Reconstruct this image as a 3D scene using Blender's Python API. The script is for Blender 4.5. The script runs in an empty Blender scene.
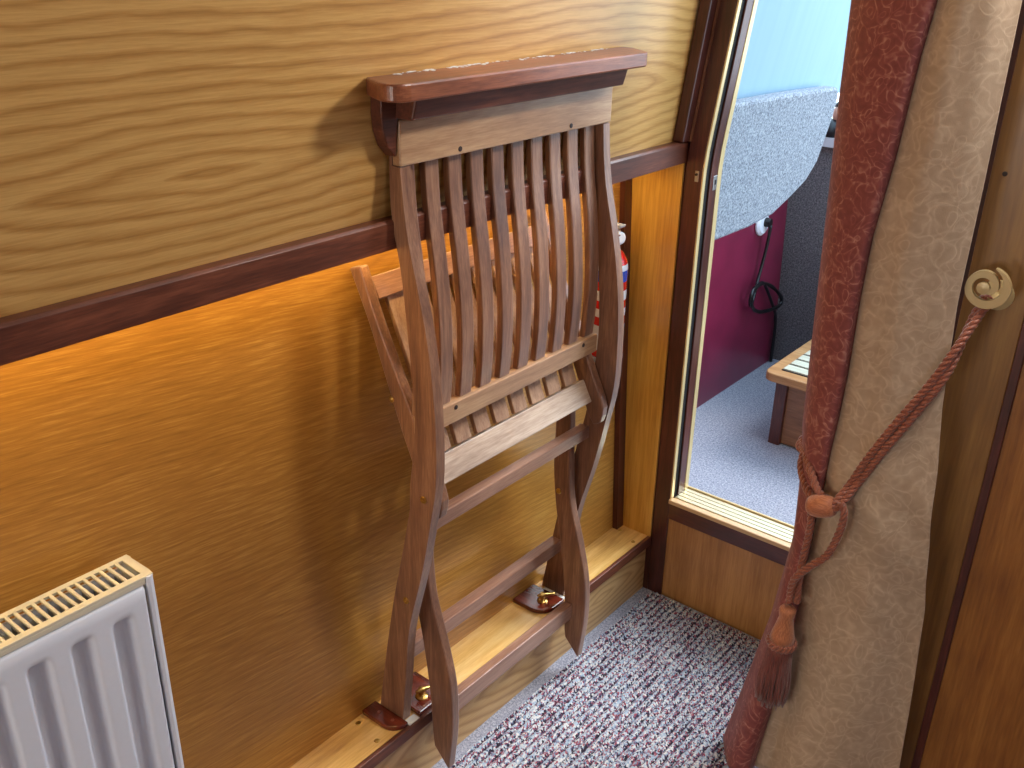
import bpy, bmesh, math, random
import numpy as np
from mathutils import Vector, Matrix
random.seed(7)
PI = math.pi
scene = bpy.context.scene
C = scene.collection

# ------------------------------------------------------------------ camera
CAM_LOC = Vector((0.8642, -1.4183, 1.1754))
F_PX, YAW, PITCH, ROLL = 971.7, -0.6786, -0.4288, 0.0188
cd = bpy.data.cameras.new('camera')
cam = bpy.data.objects.new('camera', cd)
C.objects.link(cam)
fw = Vector((math.sin(YAW) * math.cos(PITCH), math.cos(YAW) * math.cos(PITCH), math.sin(PITCH)))
rt0 = Vector((math.cos(YAW), -math.sin(YAW), 0))
up0 = rt0.cross(fw)
rt = math.cos(ROLL) * rt0 + math.sin(ROLL) * up0
up = -math.sin(ROLL) * rt0 + math.cos(ROLL) * up0
M = Matrix((rt, up, -fw)).transposed().to_4x4()
M.translation = CAM_LOC
cam.matrix_world = M
cd.sensor_fit = 'HORIZONTAL'
cd.sensor_width = 36
cd.lens = F_PX / 1024 * 36
cd.clip_start = 0.02
scene.camera = cam

# ------------------------------------------------------------------ world, lights, exposure
scene.view_settings.view_transform = 'Standard'
scene.view_settings.look = 'None'
scene.view_settings.gamma = 1
scene.view_settings.use_curve_mapping = False
scene.view_settings.exposure = 0.0
w = bpy.data.worlds.new('sky')
scene.world = w
w.use_nodes = True
nt = w.node_tree
bg = nt.nodes['Background']
tc = nt.nodes.new('ShaderNodeTexCoord')
sp = nt.nodes.new('ShaderNodeSeparateXYZ')
cr = nt.nodes.new('ShaderNodeValToRGB')
cr.color_ramp.elements[0].position = 0.0
cr.color_ramp.elements[0].color = (0.66, 0.82, 0.95, 1)
cr.color_ramp.elements[1].position = 0.6
cr.color_ramp.elements[1].color = (0.50, 0.72, 0.95, 1)
nt.links.new(tc.outputs['Generated'], sp.inputs[0])
nt.links.new(sp.outputs['Z'], cr.inputs[0])
nt.links.new(cr.outputs[0], bg.inputs[0])
bg.inputs[1].default_value = 4.2

def sun(name, d, strength, color, angle):
    l = bpy.data.lights.new(name, 'SUN')
    l.energy = strength; l.color = color; l.angle = math.radians(angle)
    o = bpy.data.objects.new(name, l); C.objects.link(o)
    o.rotation_euler = Vector(d).to_track_quat('-Z', 'Y').to_euler()
    return o

def area(name, loc, target, size, size_y, power, color):
    l = bpy.data.lights.new(name, 'AREA')
    l.shape = 'RECTANGLE'; l.size = size; l.size_y = size_y; l.energy = power; l.color = color
    o = bpy.data.objects.new(name, l); C.objects.link(o)
    o.location = loc
    o.rotation_euler = (Vector(target) - Vector(loc)).to_track_quat('-Z', 'Y').to_euler()
    return o

sun('daylight_through_doorway', (-0.22, -0.62, -0.66), 5.5, (0.95, 0.97, 1.0), 40)
area('added_shelf_shadow_light', (0.78, -0.22, 1.50), (0.10, -0.66, 0.85), 0.14, 0.14, 5.5, (1.0, 0.96, 0.90))  # added out-of-frame light, aimed to cast the shelf shadow; the bulkhead has no window
area('added_cool_side_fill', (1.80, -0.9, 1.45), (0.1, -0.7, 0.5), 0.9, 0.5, 3.8, (0.60, 0.76, 1.0))  # added cool fill to brighten the radiator and chair fronts; no window behind it
area('added_warm_rear_fill', (0.34, -2.45, 0.80), (0.55, -0.2, 0.25), 0.6, 0.5, 9.0, (1.0, 0.93, 0.84))  # added warm fill for the curtain and lower panel, inside the closed cabin

# ------------------------------------------------------------------ helpers
def srgb(r, g, b):
    f = lambda c: (c / 255 / 12.92) if c / 255 <= 0.04045 else ((c / 255 + 0.055) / 1.055) ** 2.4
    return (f(r), f(g), f(b), 1)

def link(o, parent=None, loc=None):
    C.objects.link(o)
    if parent is not None:
        o.parent = parent
        o.matrix_parent_inverse = parent.matrix_basis.inverted()
    return o

def obj(name, verts, faces, mat, parent=None, bevel=0.0, smooth=False, segs=2):
    me = bpy.data.meshes.new(name)
    me.from_pydata([tuple(v) for v in verts], [], faces)
    bm = bmesh.new(); bm.from_mesh(me)
    bmesh.ops.remove_doubles(bm, verts=bm.verts, dist=1e-6)
    bmesh.ops.recalc_face_normals(bm, faces=bm.faces)
    bm.to_mesh(me); bm.free()
    if mat: me.materials.append(mat)
    o = bpy.data.objects.new(name, me)
    link(o, parent)
    if smooth:
        for p in me.polygons: p.use_smooth = True
    if bevel:
        b = o.modifiers.new('bevel', 'BEVEL'); b.width = bevel; b.segments = segs
        b.limit_method = 'ANGLE'; b.angle_limit = math.radians(40); b.harden_normals = False
    return o

def empty(name, loc, label, cat, group=None):
    o = bpy.data.objects.new(name, None)
    C.objects.link(o); o.location = loc; o.empty_display_size = 0.05
    o['label'] = label; o['category'] = cat
    if group: o['group'] = group
    return o

def tag(o, label, cat, group=None, kind=None):
    o['label'] = label; o['category'] = cat
    if group: o['group'] = group
    if kind: o['kind'] = kind
    return o

def struct(o):
    o['kind'] = 'structure'
    return o

class G:
    """mesh collector"""
    def __init__(s): s.v = []; s.f = []
    def add(s, v, f):
        n = len(s.v); s.v += [tuple(p) for p in v]; s.f += [tuple(i + n for i in q) for q in f]; return s
    def box(s, x0, x1, y0, y1, z0, z1):
        v = [(x, y, z) for x in (x0, x1) for y in (y0, y1) for z in (z0, z1)]
        return s.add(v, [(0, 1, 3, 2), (4, 6, 7, 5), (0, 4, 5, 1), (2, 3, 7, 6), (0, 2, 6, 4), (1, 5, 7, 3)])
    def prism(s, poly, axis, a, b):
        """poly in the two other axes (order: x,y,z without axis)"""
        def mk(p, t):
            if axis == 0: return (t, p[0], p[1])
            if axis == 1: return (p[0], t, p[1])
            return (p[0], p[1], t)
        n = len(poly)
        v = [mk(p, a) for p in poly] + [mk(p, b) for p in poly]
        f = [tuple(range(n)), tuple(range(2 * n - 1, n - 1, -1))]
        f += [(i, (i + 1) % n, n + (i + 1) % n, n + i) for i in range(n)]
        return s.add(v, f)
    def strip(s, A, B, axis, a, b):
        """band between polylines A and B (same length), extruded along axis; quads only"""
        def mk(p, t):
            if axis == 0: return (t, p[0], p[1])
            if axis == 1: return (p[0], t, p[1])
            return (p[0], p[1], t)
        n = len(A)
        v = [mk(p, a) for p in A] + [mk(p, a) for p in B] + [mk(p, b) for p in A] + [mk(p, b) for p in B]
        f = []
        for i in range(n - 1):
            f += [(i, i + 1, n + i + 1, n + i), (2*n + i, 3*n + i, 3*n + i + 1, 2*n + i + 1),
                  (i, 2*n + i, 2*n + i + 1, i + 1), (n + i, n + i + 1, 3*n + i + 1, 3*n + i)]
        f += [(0, n, 3*n, 2*n), (n-1, 3*n-1, 4*n-1, 2*n-1)]
        return s.add(v, f)
    def tube(s, pts, r, n=10, cap=True):
        pts = [Vector(p) for p in pts]
        rr = r if hasattr(r, '__len__') else [r] * len(pts)
        T = [(pts[min(i+1, len(pts)-1)] - pts[max(i-1, 0)]).normalized() for i in range(len(pts))]
        N = T[0].orthogonal().normalized()
        v = []; f = []
        for i, p in enumerate(pts):
            N = (N - T[i] * N.dot(T[i])).normalized(); B = T[i].cross(N)
            for k in range(n):
                a = 2 * PI * k / n
                v.append(p + (N * math.cos(a) + B * math.sin(a)) * rr[i])
        for i in range(len(pts) - 1):
            for k in range(n):
                f.append((i*n+k, i*n+(k+1) % n, (i+1)*n+(k+1) % n, (i+1)*n+k))
        if cap:
            f.append(tuple(range(n))); f.append(tuple(range(len(pts)*n - 1, (len(pts)-1)*n - 1, -1)))
        return s.add(v, f)
    def lathe(s, prof, origin, axis=(0, 0, 1), n=28):
        ax = Vector(axis).normalized(); u = ax.orthogonal().normalized(); w_ = ax.cross(u); o = Vector(origin)
        v = []; f = []
        for r, h in prof:
            for k in range(n):
                a = 2 * PI * k / n
                v.append(o + ax * h + (u * math.cos(a) + w_ * math.sin(a)) * max(r, 1e-5))
        for i in range(len(prof) - 1):
            for k in range(n):
                f.append((i*n+k, i*n+(k+1) % n, (i+1)*n+(k+1) % n, (i+1)*n+k))
        f.append(tuple(range(n))); f.append(tuple(range(len(prof)*n - 1, (len(prof)-1)*n - 1, -1)))
        return s.add(v, f)
    def ico(s, c, r, sub=2, sc=(1, 1, 1)):
        bm = bmesh.new(); bmesh.ops.create_icosphere(bm, subdivisions=sub, radius=r)
        v = [(c[0] + q.co.x * sc[0], c[1] + q.co.y * sc[1], c[2] + q.co.z * sc[2]) for q in bm.verts]
        f = [tuple(x.index for x in q.verts) for q in bm.faces]; bm.free()
        return s.add(v, f)
    def go(s, name, mat, parent=None, **k): return obj(name, s.v, s.f, mat, parent, **k)

def spline(P, n):
    """Catmull-Rom through P (any dimension), n samples, even in arc length"""
    P = [np.array(p, float) for p in P]
    Q = [2*P[0]-P[1]] + P + [2*P[-1]-P[-2]]
    out = []
    for i in range(1, len(Q) - 2):
        for t in np.linspace(0, 1, 12, endpoint=False):
            a, b, c, d = Q[i-1], Q[i], Q[i+1], Q[i+2]
            out.append(0.5*((2*b) + (-a+c)*t + (2*a-5*b+4*c-d)*t*t + (-a+3*b-3*c+d)*t**3))
    out.append(P[-1]); out = np.array(out)
    L = np.concatenate([[0], np.cumsum(np.linalg.norm(np.diff(out, axis=0), axis=1))])
    s = np.linspace(0, L[-1], n)
    return [tuple(float(np.interp(q, L, out[:, k])) for k in range(out.shape[1])) for q in s]

# ------------------------------------------------------------------ materials
def mat_new(name, rough=0.5, spec=0.5, coat=0.0, metal=0.0):
    m = bpy.data.materials.new(name); m.use_nodes = True
    b = m.node_tree.nodes['Principled BSDF']
    b.inputs['Roughness'].default_value = rough
    b.inputs['Specular IOR Level'].default_value = spec
    b.inputs['Coat Weight'].default_value = coat
    b.inputs['Coat Roughness'].default_value = 0.18
    b.inputs['Metallic'].default_value = metal
    return m, m.node_tree, b

def N(t, typ, **k):
    n = t.nodes.new(typ)
    for a, v in k.items(): setattr(n, a, v)
    return n

def ramp(t, fac, stops):
    r = N(t, 'ShaderNodeValToRGB')
    e = r.color_ramp.elements
    while len(e) < len(stops): e.new(0.5)
    for q, (p, c) in zip(e, stops): q.position = p; q.color = c
    t.links.new(fac, r.inputs[0])
    return r.outputs[0]

def math_(t, op, a, b=None, c=None):
    n = N(t, 'ShaderNodeMath', operation=op)
    for i, x in enumerate((a, b, c)):
        if x is None: continue
        if isinstance(x, (int, float)): n.inputs[i].default_value = x
        else: t.links.new(x, n.inputs[i])
    return n.outputs[0]

def noise(t, vec, scale, detail=4, rough=0.5, dist=0.0):
    n = N(t, 'ShaderNodeTexNoise')
    n.inputs['Scale'].default_value = scale; n.inputs['Detail'].default_value = detail
    n.inputs['Roughness'].default_value = rough; n.inputs['Distortion'].default_value = dist
    t.links.new(vec, n.inputs['Vector'])
    return n.outputs['Fac']

def mapping(t, vec, scale=(1, 1, 1), loc=(0, 0, 0), rot=(0, 0, 0)):
    m = N(t, 'ShaderNodeMapping')
    m.inputs['Scale'].default_value = scale; m.inputs['Location'].default_value = loc
    m.inputs['Rotation'].default_value = rot
    t.links.new(vec, m.inputs['Vector'])
    return m.outputs[0]

def mix(t, fac, a, b, typ='MIX'):
    n = N(t, 'ShaderNodeMix', data_type='RGBA', blend_type=typ)
    if isinstance(fac, (int, float)): n.inputs[0].default_value = fac
    else: t.links.new(fac, n.inputs[0])
    for i, x in ((6, a), (7, b)):
        if isinstance(x, tuple): n.inputs[i].default_value = x
        else: t.links.new(x, n.inputs[i])
    return n.outputs[2]

def bump(t, b, h, strength, dist=0.001):
    n = N(t, 'ShaderNodeBump'); n.inputs['Strength'].default_value = strength; n.inputs['Distance'].default_value = dist
    t.links.new(h, n.inputs['Height']); t.links.new(n.outputs[0], b.inputs['Normal'])

def wood(name, light, mid, dark, axis='z', rough=0.4, coat=0.0, grain=1.0, spec=0.5, stretch=14):
    m, t, b = mat_new(name, rough, spec, coat)
    if name.startswith('chair'): b.inputs['Sheen Weight'].default_value = 0.22
    v = N(t, 'ShaderNodeTexCoord').outputs['Object']
    s = [1, 1, 1]; s['xyz'.index(axis)] = 1.0 / stretch
    g1 = noise(t, mapping(t, v, tuple(q * 60 * grain for q in s)), 1.0, 5, 0.6, 0.6)
    g2 = noise(t, mapping(t, v, tuple(q * 420 * grain for q in s)), 1.0, 3, 0.6)
    g3 = noise(t, v, 7.0, 2)
    f = math_(t, 'ADD', math_(t, 'MULTIPLY', g1, 0.62), math_(t, 'MULTIPLY', g2, 0.38))
    f = math_(t, 'ADD', f, math_(t, 'MULTIPLY', math_(t, 'SUBTRACT', g3, 0.5), 0.35))
    col = ramp(t, f, [(0.30, dark), (0.50, mid), (0.68, light)])
    t.links.new(col, b.inputs['Base Color'])
    bump(t, b, g2, 0.15, 0.0006)
    return m

def oak_veneer(name, light, mid, dark, centres, ratio=0.10, freq=150, rough=0.36, tilt=0.0, coat=0.15, pores=0.55, wamp=0.030, ringamp=0.45):
    """flat-sawn oak, grain along y, cathedral figure in the y-z plane"""
    m, t, b = mat_new(name, rough, 0.5, coat)
    v = N(t, 'ShaderNodeTexCoord').outputs['Object']
    v = mapping(t, v, (0, 1, 1), (0, 0, 0), (tilt, 0, 0))
    wob = noise(t, mapping(t, v, (0, 3.0, 9.0)), 1.0, 3)
    wob2 = noise(t, mapping(t, v, (0, 14.0, 60.0)), 1.0, 3)
    sep = N(t, 'ShaderNodeSeparateXYZ'); t.links.new(v, sep.inputs[0])
    rr = None
    for (cy, cz) in centres:
        dy = math_(t, 'MULTIPLY', math_(t, 'SUBTRACT', sep.outputs['Y'], cy), ratio)
        dz = math_(t, 'SUBTRACT', sep.outputs['Z'], cz)
        pa = math_(t, 'ADD', math_(t, 'POWER', math_(t, 'ABSOLUTE', dy), 1.35), math_(t, 'POWER', math_(t, 'ABSOLUTE', dz), 1.35))
        r = math_(t, 'POWER', pa, 1 / 1.35)
        rr = r if rr is None else math_(t, 'SMOOTH_MIN', rr, r, 0.03)
    ph = math_(t, 'ADD', rr, math_(t, 'MULTIPLY', wob, wamp))
    ph = math_(t, 'ADD', ph, math_(t, 'MULTIPLY', wob2, wamp * 0.12))
    ring = math_(t, 'FRACT', math_(t, 'MULTIPLY', ph, freq / 6.283))
    pore = noise(t, mapping(t, v, (0, 16.0, 420.0)), 1.0, 4, 0.7)
    f = math_(t, 'ADD', math_(t, 'MULTIPLY', math_(t, 'POWER', math_(t, 'SUBTRACT', 1.0, math_(t, 'ABSOLUTE', math_(t, 'SUBTRACT', math_(t, 'MULTIPLY', ring, 1.25), 0.95))), 4.0), ringamp), math_(t, 'MULTIPLY', pore, pores))
    f = math_(t, 'ADD', f, math_(t, 'MULTIPLY', math_(t, 'SUBTRACT', noise(t, mapping(t, v, (0, 1.2, 6)), 1.0, 2), 0.5), 0.4))
    col = ramp(t, f, [(0.22, light), (0.48, mid), (0.95, dark)])
    t.links.new(col, b.inputs['Base Color'])
    bump(t, b, pore, 0.12, 0.0006)
    return m

def plain(name, col, rough=0.5, spec=0.5, coat=0.0, metal=0.0, mottled=0.0, scale=200):
    m, t, b = mat_new(name, rough, spec, coat, metal)
    if mottled:
        v = N(t, 'ShaderNodeTexCoord').outputs['Object']
        f = noise(t, v, scale, 4)
        lo = tuple(max(0, c * (1 - mottled)) for c in col[:3]) + (1,); hi = tuple(min(1, c * (1 + mottled)) for c in col[:3]) + (1,)
        t.links.new(ramp(t, f, [(0.35, lo), (0.65, hi)]), b.inputs['Base Color'])
        bump(t, b, f, 0.1, 0.0005)
    else:
        v = N(t, 'ShaderNodeTexCoord').outputs['Object']
        f = noise(t, v, scale, 2)
        t.links.new(mix(t, f, tuple(c * 0.96 for c in col[:3]) + (1,), col), b.inputs['Base Color'])
    return m

def felt(name, a, b_, c, scale=260, bmp=0.6):
    m, t, b = mat_new(name, 0.95, 0.1)
    v = N(t, 'ShaderNodeTexCoord').outputs['Object']
    f = noise(t, v, scale, 3, 0.7)
    g = noise(t, v, scale * 2.7, 2, 0.6)
    h = math_(t, 'ADD', math_(t, 'MULTIPLY', f, 0.6), math_(t, 'MULTIPLY', g, 0.4))
    t.links.new(ramp(t, h, [(0.36, c), (0.5, b_), (0.64, a)]), b.inputs['Base Color'])
    bump(t, b, h, bmp, 0.002)
    return m

OAK_UP = oak_veneer('oak_veneer_upper', srgb(214, 170, 102), srgb(186, 138, 74), srgb(122, 78, 36),
                    [(-0.90, 0.972), (-0.28, 0.985)], ratio=0.10, freq=400, ringamp=0.28, wamp=0.045)
OAK_LO = oak_veneer('oak_veneer_lower', srgb(214, 164, 84), srgb(182, 128, 56), srgb(130, 82, 30),
                    [(-0.40, 0.32), (-1.9, 0.75)], ratio=0.08, freq=620, tilt=0.10, rough=0.30, coat=0.25, pores=0.95, ringamp=0.12, wamp=0.06)
OAK_Y = wood('oak_along_y', srgb(240, 200, 128), srgb(222, 174, 98), srgb(188, 136, 70), 'y', 0.32, 0.3)
OAK_Z = wood('oak_upright', srgb(236, 186, 92), srgb(216, 162, 70), srgb(182, 124, 48), 'z', 0.34, 0.3, grain=0.7, stretch=20)
OAK_PANEL = wood('oak_bulkhead_panel', srgb(192, 142, 86), srgb(170, 120, 68), srgb(142, 94, 50), 'z', 0.4, 0.15, grain=0.8, stretch=16)
OAK_SKIRT = oak_veneer('oak_skirting', srgb(212, 174, 120), srgb(192, 150, 96), srgb(160, 116, 68), [(-0.15, 0.06)], ratio=0.2, freq=500)
PINE_R = wood('brown_oak_batten', srgb(150, 108, 52), srgb(128, 88, 40), srgb(104, 68, 28), 'z', 0.4, 0.1, grain=0.5, stretch=16)
PINE_R2 = wood('orange_brown_panel', srgb(176, 118, 54), srgb(150, 96, 40), srgb(118, 70, 28), 'z', 0.4, 0.1, grain=0.7, stretch=16)
MAH_Y = wood('mahogany_along_y', srgb(132, 76, 54), srgb(100, 54, 38), srgb(68, 34, 24), 'y', 0.42, 0.08)
MAH_Z = wood('mahogany_upright', srgb(104, 52, 38), srgb(78, 36, 28), srgb(52, 24, 18), 'z', 0.36, 0.15)
MAH_X = wood('mahogany_across', srgb(104, 50, 36), srgb(78, 34, 26), srgb(52, 22, 18), 'x', 0.30, 0.35)
MAH_PLATE = wood('glossy_red_mahogany', srgb(126, 52, 34), srgb(94, 34, 22), srgb(56, 18, 14), 'x', 0.16, 0.7)
CH_Z = wood('chair_hardwood_upright', srgb(164, 118, 86), srgb(128, 84, 58), srgb(88, 52, 34), 'z', 0.38, 0.15, grain=1.2)
CH_Y = wood('chair_hardwood_across', srgb(168, 124, 98), srgb(140, 96, 72), srgb(106, 66, 48), 'y', 0.38, 0.12, grain=1.2)
CH_PALE = wood('chair_hardwood_weathered', srgb(204, 182, 160), srgb(176, 150, 128), srgb(138, 110, 90), 'y', 0.5, 0.0, grain=1.3)
CH_TAN = wood('chair_hardwood_tan', srgb(194, 154, 112), srgb(170, 126, 86), srgb(138, 96, 62), 'y', 0.42, 0.1, grain=1.2)
CH_TAN_Z = wood('chair_hardwood_tan_upright', srgb(186, 148, 116), srgb(160, 120, 90), srgb(126, 88, 62), 'z', 0.55, 0.0, grain=1.2)
BRASS = plain('brass', srgb(200, 164, 92), 0.28, 0.5, 0, 1.0, 0.15, 60)
BRASS_PALE = plain('pale_gold_strip', srgb(226, 200, 146), 0.35, 0.5, 0, 0.35)
CREAM = plain('cream_enamel', srgb(226, 216, 190), 0.3)
WHITE = plain('white_enamel', srgb(234, 238, 248), 0.28, 0.5, 0.3)
BLACK = plain('black_rubber', srgb(20, 18, 20), 0.35)
STEEL = plain('steel', srgb(190, 190, 190), 0.3, 0.5, 0, 0.9)
DARK = plain('dark_gap', srgb(22, 14, 12), 0.8)
FELT_L = felt('light_grey_carpet_lining', srgb(184, 192, 200), srgb(140, 148, 158), srgb(80, 86, 98), 230)
FELT_D = felt('dark_grey_carpet_lining', srgb(140, 136, 138), srgb(104, 102, 106), srgb(64, 62, 68), 240)
FELT_F = felt('grey_blue_deck_carpet', srgb(196, 196, 202), srgb(154, 154, 164), srgb(102, 102, 116), 250)
PURPLE = plain('maroon_gloss_paint', srgb(124, 34, 62), 0.3, 0.5, 0.2, 0, 0.14, 12)

# ------------------------------------------------------------------ levels
GX = 0.077          # front of the gunwale boxing, ledge and post
ZLEDGE = 0.125
def wall_lo(z): return 0.002 - 0.034 * (z - ZLEDGE) / 0.70
def wall_up(z): return 0.060 + 0.113 * (z - 0.883)
YB = -2.6           # how far back the cabin is modelled

# ------------------------------------------------------------------ floor
struct(G().box(-0.05, 1.9, YB, 0.02, -0.03, 0.0).go('floor', FELT_F))

PITCH_MAT = 0.0122
def carpet_mat():
    m, t, b = mat_new('striped_loop_mat', 0.95, 0.15)
    v = N(t, 'ShaderNodeTexCoord').outputs['Object']
    sep = N(t, 'ShaderNodeSeparateXYZ'); t.links.new(v, sep.inputs[0])
    fine = noise(t, v, 700, 2, 0.6)
    vo = N(t, 'ShaderNodeTexVoronoi', feature='F1'); vo.inputs['Scale'].default_value = 1.0
    t.links.new(mapping(t, v, (430, 330, 0)), vo.inputs['Vector'])
    sc_ = N(t, 'ShaderNodeSeparateColor'); t.links.new(vo.outputs['Color'], sc_.inputs[0])
    rnd = sc_.outputs[0]
    px = PITCH_MAT
    ix = math_(t, 'FLOOR', math_(t, 'DIVIDE', sep.outputs['X'], px))
    wn1 = N(t, 'ShaderNodeTexWhiteNoise', noise_dimensions='1D'); t.links.new(ix, wn1.inputs['W'])
    ph = math_(t, 'FRACT', math_(t, 'DIVIDE', sep.outputs['X'], px))
    ridge = math_(t, 'SINE', math_(t, 'MULTIPLY', ph, PI))
    f = math_(t, 'ADD', rnd, math_(t, 'MULTIPLY', math_(t, 'SUBTRACT', ridge, 0.62), 0.55))
    f = math_(t, 'ADD', f, math_(t, 'MULTIPLY', math_(t, 'SUBTRACT', wn1.outputs['Value'], 0.5), 0.16))
    A = ramp(t, f, [(0.12, srgb(52, 44, 54)), (0.24, srgb(74, 84, 110)), (0.33, srgb(150, 42, 62)), (0.42, srgb(176, 116, 118)), (0.50, srgb(104, 134, 162)), (0.64, srgb(176, 184, 190)), (0.82, srgb(232, 224, 214)), (1.0, srgb(170, 186, 200))])
    t.links.new(A, b.inputs['Base Color'])
    bump(t, b, fine, 0.8, 0.003)
    return m

def stripe_mat():
    x0, x1, y0, y1 = 0.094, 0.92, -1.35, -0.008
    p = PITCH_MAT; nx = int((x1 - x0) / p * 8); ny = 420
    xs = np.linspace(x0, x1, nx); ys = np.linspace(y0, y1, ny)
    X, Y = np.meshgrid(xs, ys, indexing='ij')
    rng = np.random.default_rng(3)
    ph = (X / p) % 1.0
    row = np.floor(X / p).astype(int)
    loop = 0.5 + 0.5 * np.sin(Y / 0.0052 * 2 * PI + row * 2.1)
    Z = 0.003 + np.sin(ph * PI) ** 0.7 * (0.0056 + 0.0014 * loop) + rng.normal(0, 0.0005, X.shape)
    wav = 0.0012 * np.sin(Y * 40 + row)
    V = np.stack([X + wav, Y, Z], -1).reshape(-1, 3)
    idx = np.arange(nx * ny).reshape(nx, ny)
    F = np.stack([idx[:-1, :-1], idx[1:, :-1], idx[1:, 1:], idx[:-1, 1:]], -1).reshape(-1, 4)
    me = bpy.data.meshes.new('carpet_mat')
    me.vertices.add(len(V)); me.vertices.foreach_set('co', V.astype(np.float32).ravel())
    me.loops.add(F.size); me.loops.foreach_set('vertex_index', F.astype(np.int32).ravel())
    me.polygons.add(len(F)); me.polygons.foreach_set('loop_start', np.arange(0, F.size, 4, dtype=np.int32))
    me.update(calc_edges=True); me.validate()
    me.polygons.foreach_set('use_smooth', np.ones(len(F), bool))
    me.materials.append(carpet_mat())
    o = bpy.data.objects.new('carpet_mat', me); C.objects.link(o)
    tag(o, 'speckled red, white and blue striped loop mat on the cabin floor', 'mat')
    # hem under the pile
    G().box(x0 - 0.004, x1, y0, y1 + 0.003, 0.0, 0.004).go('backing', FELT_F, o)
stripe_mat()

# ------------------------------------------------------------------ left side of the cabin
# lower wall leaning out, upper wall leaning in
g = G(); zz = [0.0, ZLEDGE, 0.858]
g.prism([(wall_lo(0.0), 0.0), (wall_lo(0.858), 0.858), (wall_lo(0.858) - 0.02, 0.858), (wall_lo(0.0) - 0.02, 0.0)], 1, YB, 0.0)
struct(g.go('wall_left', OAK_LO))
g = G().prism([(wall_up(0.858), 0.858), (wall_up(1.62), 1.62), (wall_up(1.62) - 0.02, 1.62), (wall_up(0.858) - 0.02, 0.858)], 1, YB, 0.0)
struct(g.go('wall_left_upper', OAK_UP))
# gunwale soffit and dado rail
struct(G().box(-0.04, 0.056, YB, 0.0, 0.8485, 0.858).go('trim_1', MAH_Y))
struct(G().prism([(0.0562, 0.8485), (GX, 0.8485), (GX, 0.880), (GX - 0.003, 0.883), (wall_up(0.883), 0.883), (wall_up(0.8585), 0.8585), (0.0562, 0.8585)], 1, YB, 0.0).go('trim_2', MAH_Y, bevel=0.001))
# ledge
lb = G().box(0.0, 0.067, YB, -0.0005, 0.0, ZLEDGE - 0.014).go('baseboard_left', OAK_SKIRT); struct(lb)
struct(G().box(0.002, 0.0695, YB, -0.0005, ZLEDGE - 0.0135, ZLEDGE).go('trim_3', OAK_Y))
struct(G().box(0.0697, GX, YB, -0.0005, ZLEDGE - 0.020, ZLEDGE).go('trim_4', MAH_Y, bevel=0.0012))
# end of the recess: orange oak return panel and dark corner strip
g = G().prism([(wall_lo(ZLEDGE) + 0.002, ZLEDGE), (GX - 0.002, ZLEDGE), (GX - 0.002, 0.848), (wall_lo(0.848) + 0.001, 0.848)], 1, -0.004, 0.0)
struct(g.go('wall_recess_end', OAK_Z))
g = G().prism([(wall_lo(ZLEDGE) + 0.0005, ZLEDGE + 0.0005), (wall_lo(ZLEDGE) + 0.011, ZLEDGE + 0.0005), (wall_lo(0.848) + 0.011, 0.848), (wall_lo(0.848) + 0.0005, 0.848)], 1, -0.026, -0.0045)
struct(g.go('trim_5', MAH_Z))

# warm strip lamp under the gunwale
def glow(name, col, st):
    m = bpy.data.materials.new(name); m.use_nodes = True; t = m.node_tree
    b = t.nodes['Principled BSDF']; b.inputs['Base Color'].default_value = (0.8, 0.6, 0.4, 1)
    b.inputs['Emission Color'].default_value = col; b.inputs['Emission Strength'].default_value = st
    return m
led = empty('strip_light', (0.018, -1.2, 0.846), 'long warm strip lamp hidden up under the mahogany gunwale', 'lamp')
G().box(0.008, 0.030, YB + .1, -0.05, 0.8415, 0.8485).go('housing', BLACK, led)
G().box(0.012, 0.026, YB + .1, -0.05, 0.8400, 0.8414).go('diffuser', glow('warm_strip_glow', (1.0, 0.68, 0.25, 1), 24.0), led)

# screws
def screw(x, y, z, ax=(0, 0, 1), mat=BRASS, r=0.0044, label=None, parent=None):
    g = G().lathe([(r * .2, -0.001), (r, -0.001), (r, 0.0003), (r * .8, 0.0009), (r * .45, 0.0009), (r * .4, 0.0004), (0, 0.0004)], (x, y, z), ax, 14)
    o = g.go('screw', mat, parent, smooth=False)
    if parent is None: tag(o, label, 'screw', 'brass screws in the ledge')
    return o
screw(0.012, -0.706, ZLEDGE, label='brass screw in the ledge left of the chair, the one nearer the wall')
screw(0.058, -0.712, ZLEDGE, label='brass screw in the ledge left of the chair, the one nearer the dark lip')
screw(0.018, -0.022, ZLEDGE, label='brass screw in the ledge corner by the recess end, nearer the wall')
screw(0.060, -0.040, ZLEDGE, label='brass screw in the ledge corner by the door post, nearer the lip')

# ------------------------------------------------------------------ bulkhead and doorway
def lean(x0, z):   # the frame leans inward above the gunwale
    return x0 + max(0, z - 0.86) * 0.125
def leaning(x0, x1, y0, y1, z0, z1, mat, name, bevel=0.0, parent=None):
    zs = [z0] + [q for q in (0.80, 0.84, 0.87, 0.90) if z0 < q < z1] + [z1]
    def L(x, z):
        d = z - 0.85
        k = 0.125 * (d if d > 0.04 else ((d + 0.04) ** 2 / 0.16 if d > -0.04 else 0))
        return x + k
    A = [(L(x0, z), z) for z in zs]; B = [(L(x1, z), z) for z in zs]
    return G().strip(A, B, 1, y0, y1).go(name, mat, parent, bevel=bevel)
ZT = 1.62
struct(leaning(GX, 0.1082, 0.0, 0.03, 0.0, ZT, MAH_Z, 'door_frame_1', 0.0015))
struct(leaning(0.0565, 0.0765, -0.022, 0.03, 0.884, ZT, MAH_Z, 'trim_6', 0.002))
struct(leaning(0.0768, 0.0805, -0.003, -0.0002, 0.884, ZT, wood('faded_edge', srgb(150, 100, 70), srgb(120, 76, 52), srgb(90, 52, 36), 'z'), 'trim_7'))
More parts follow.
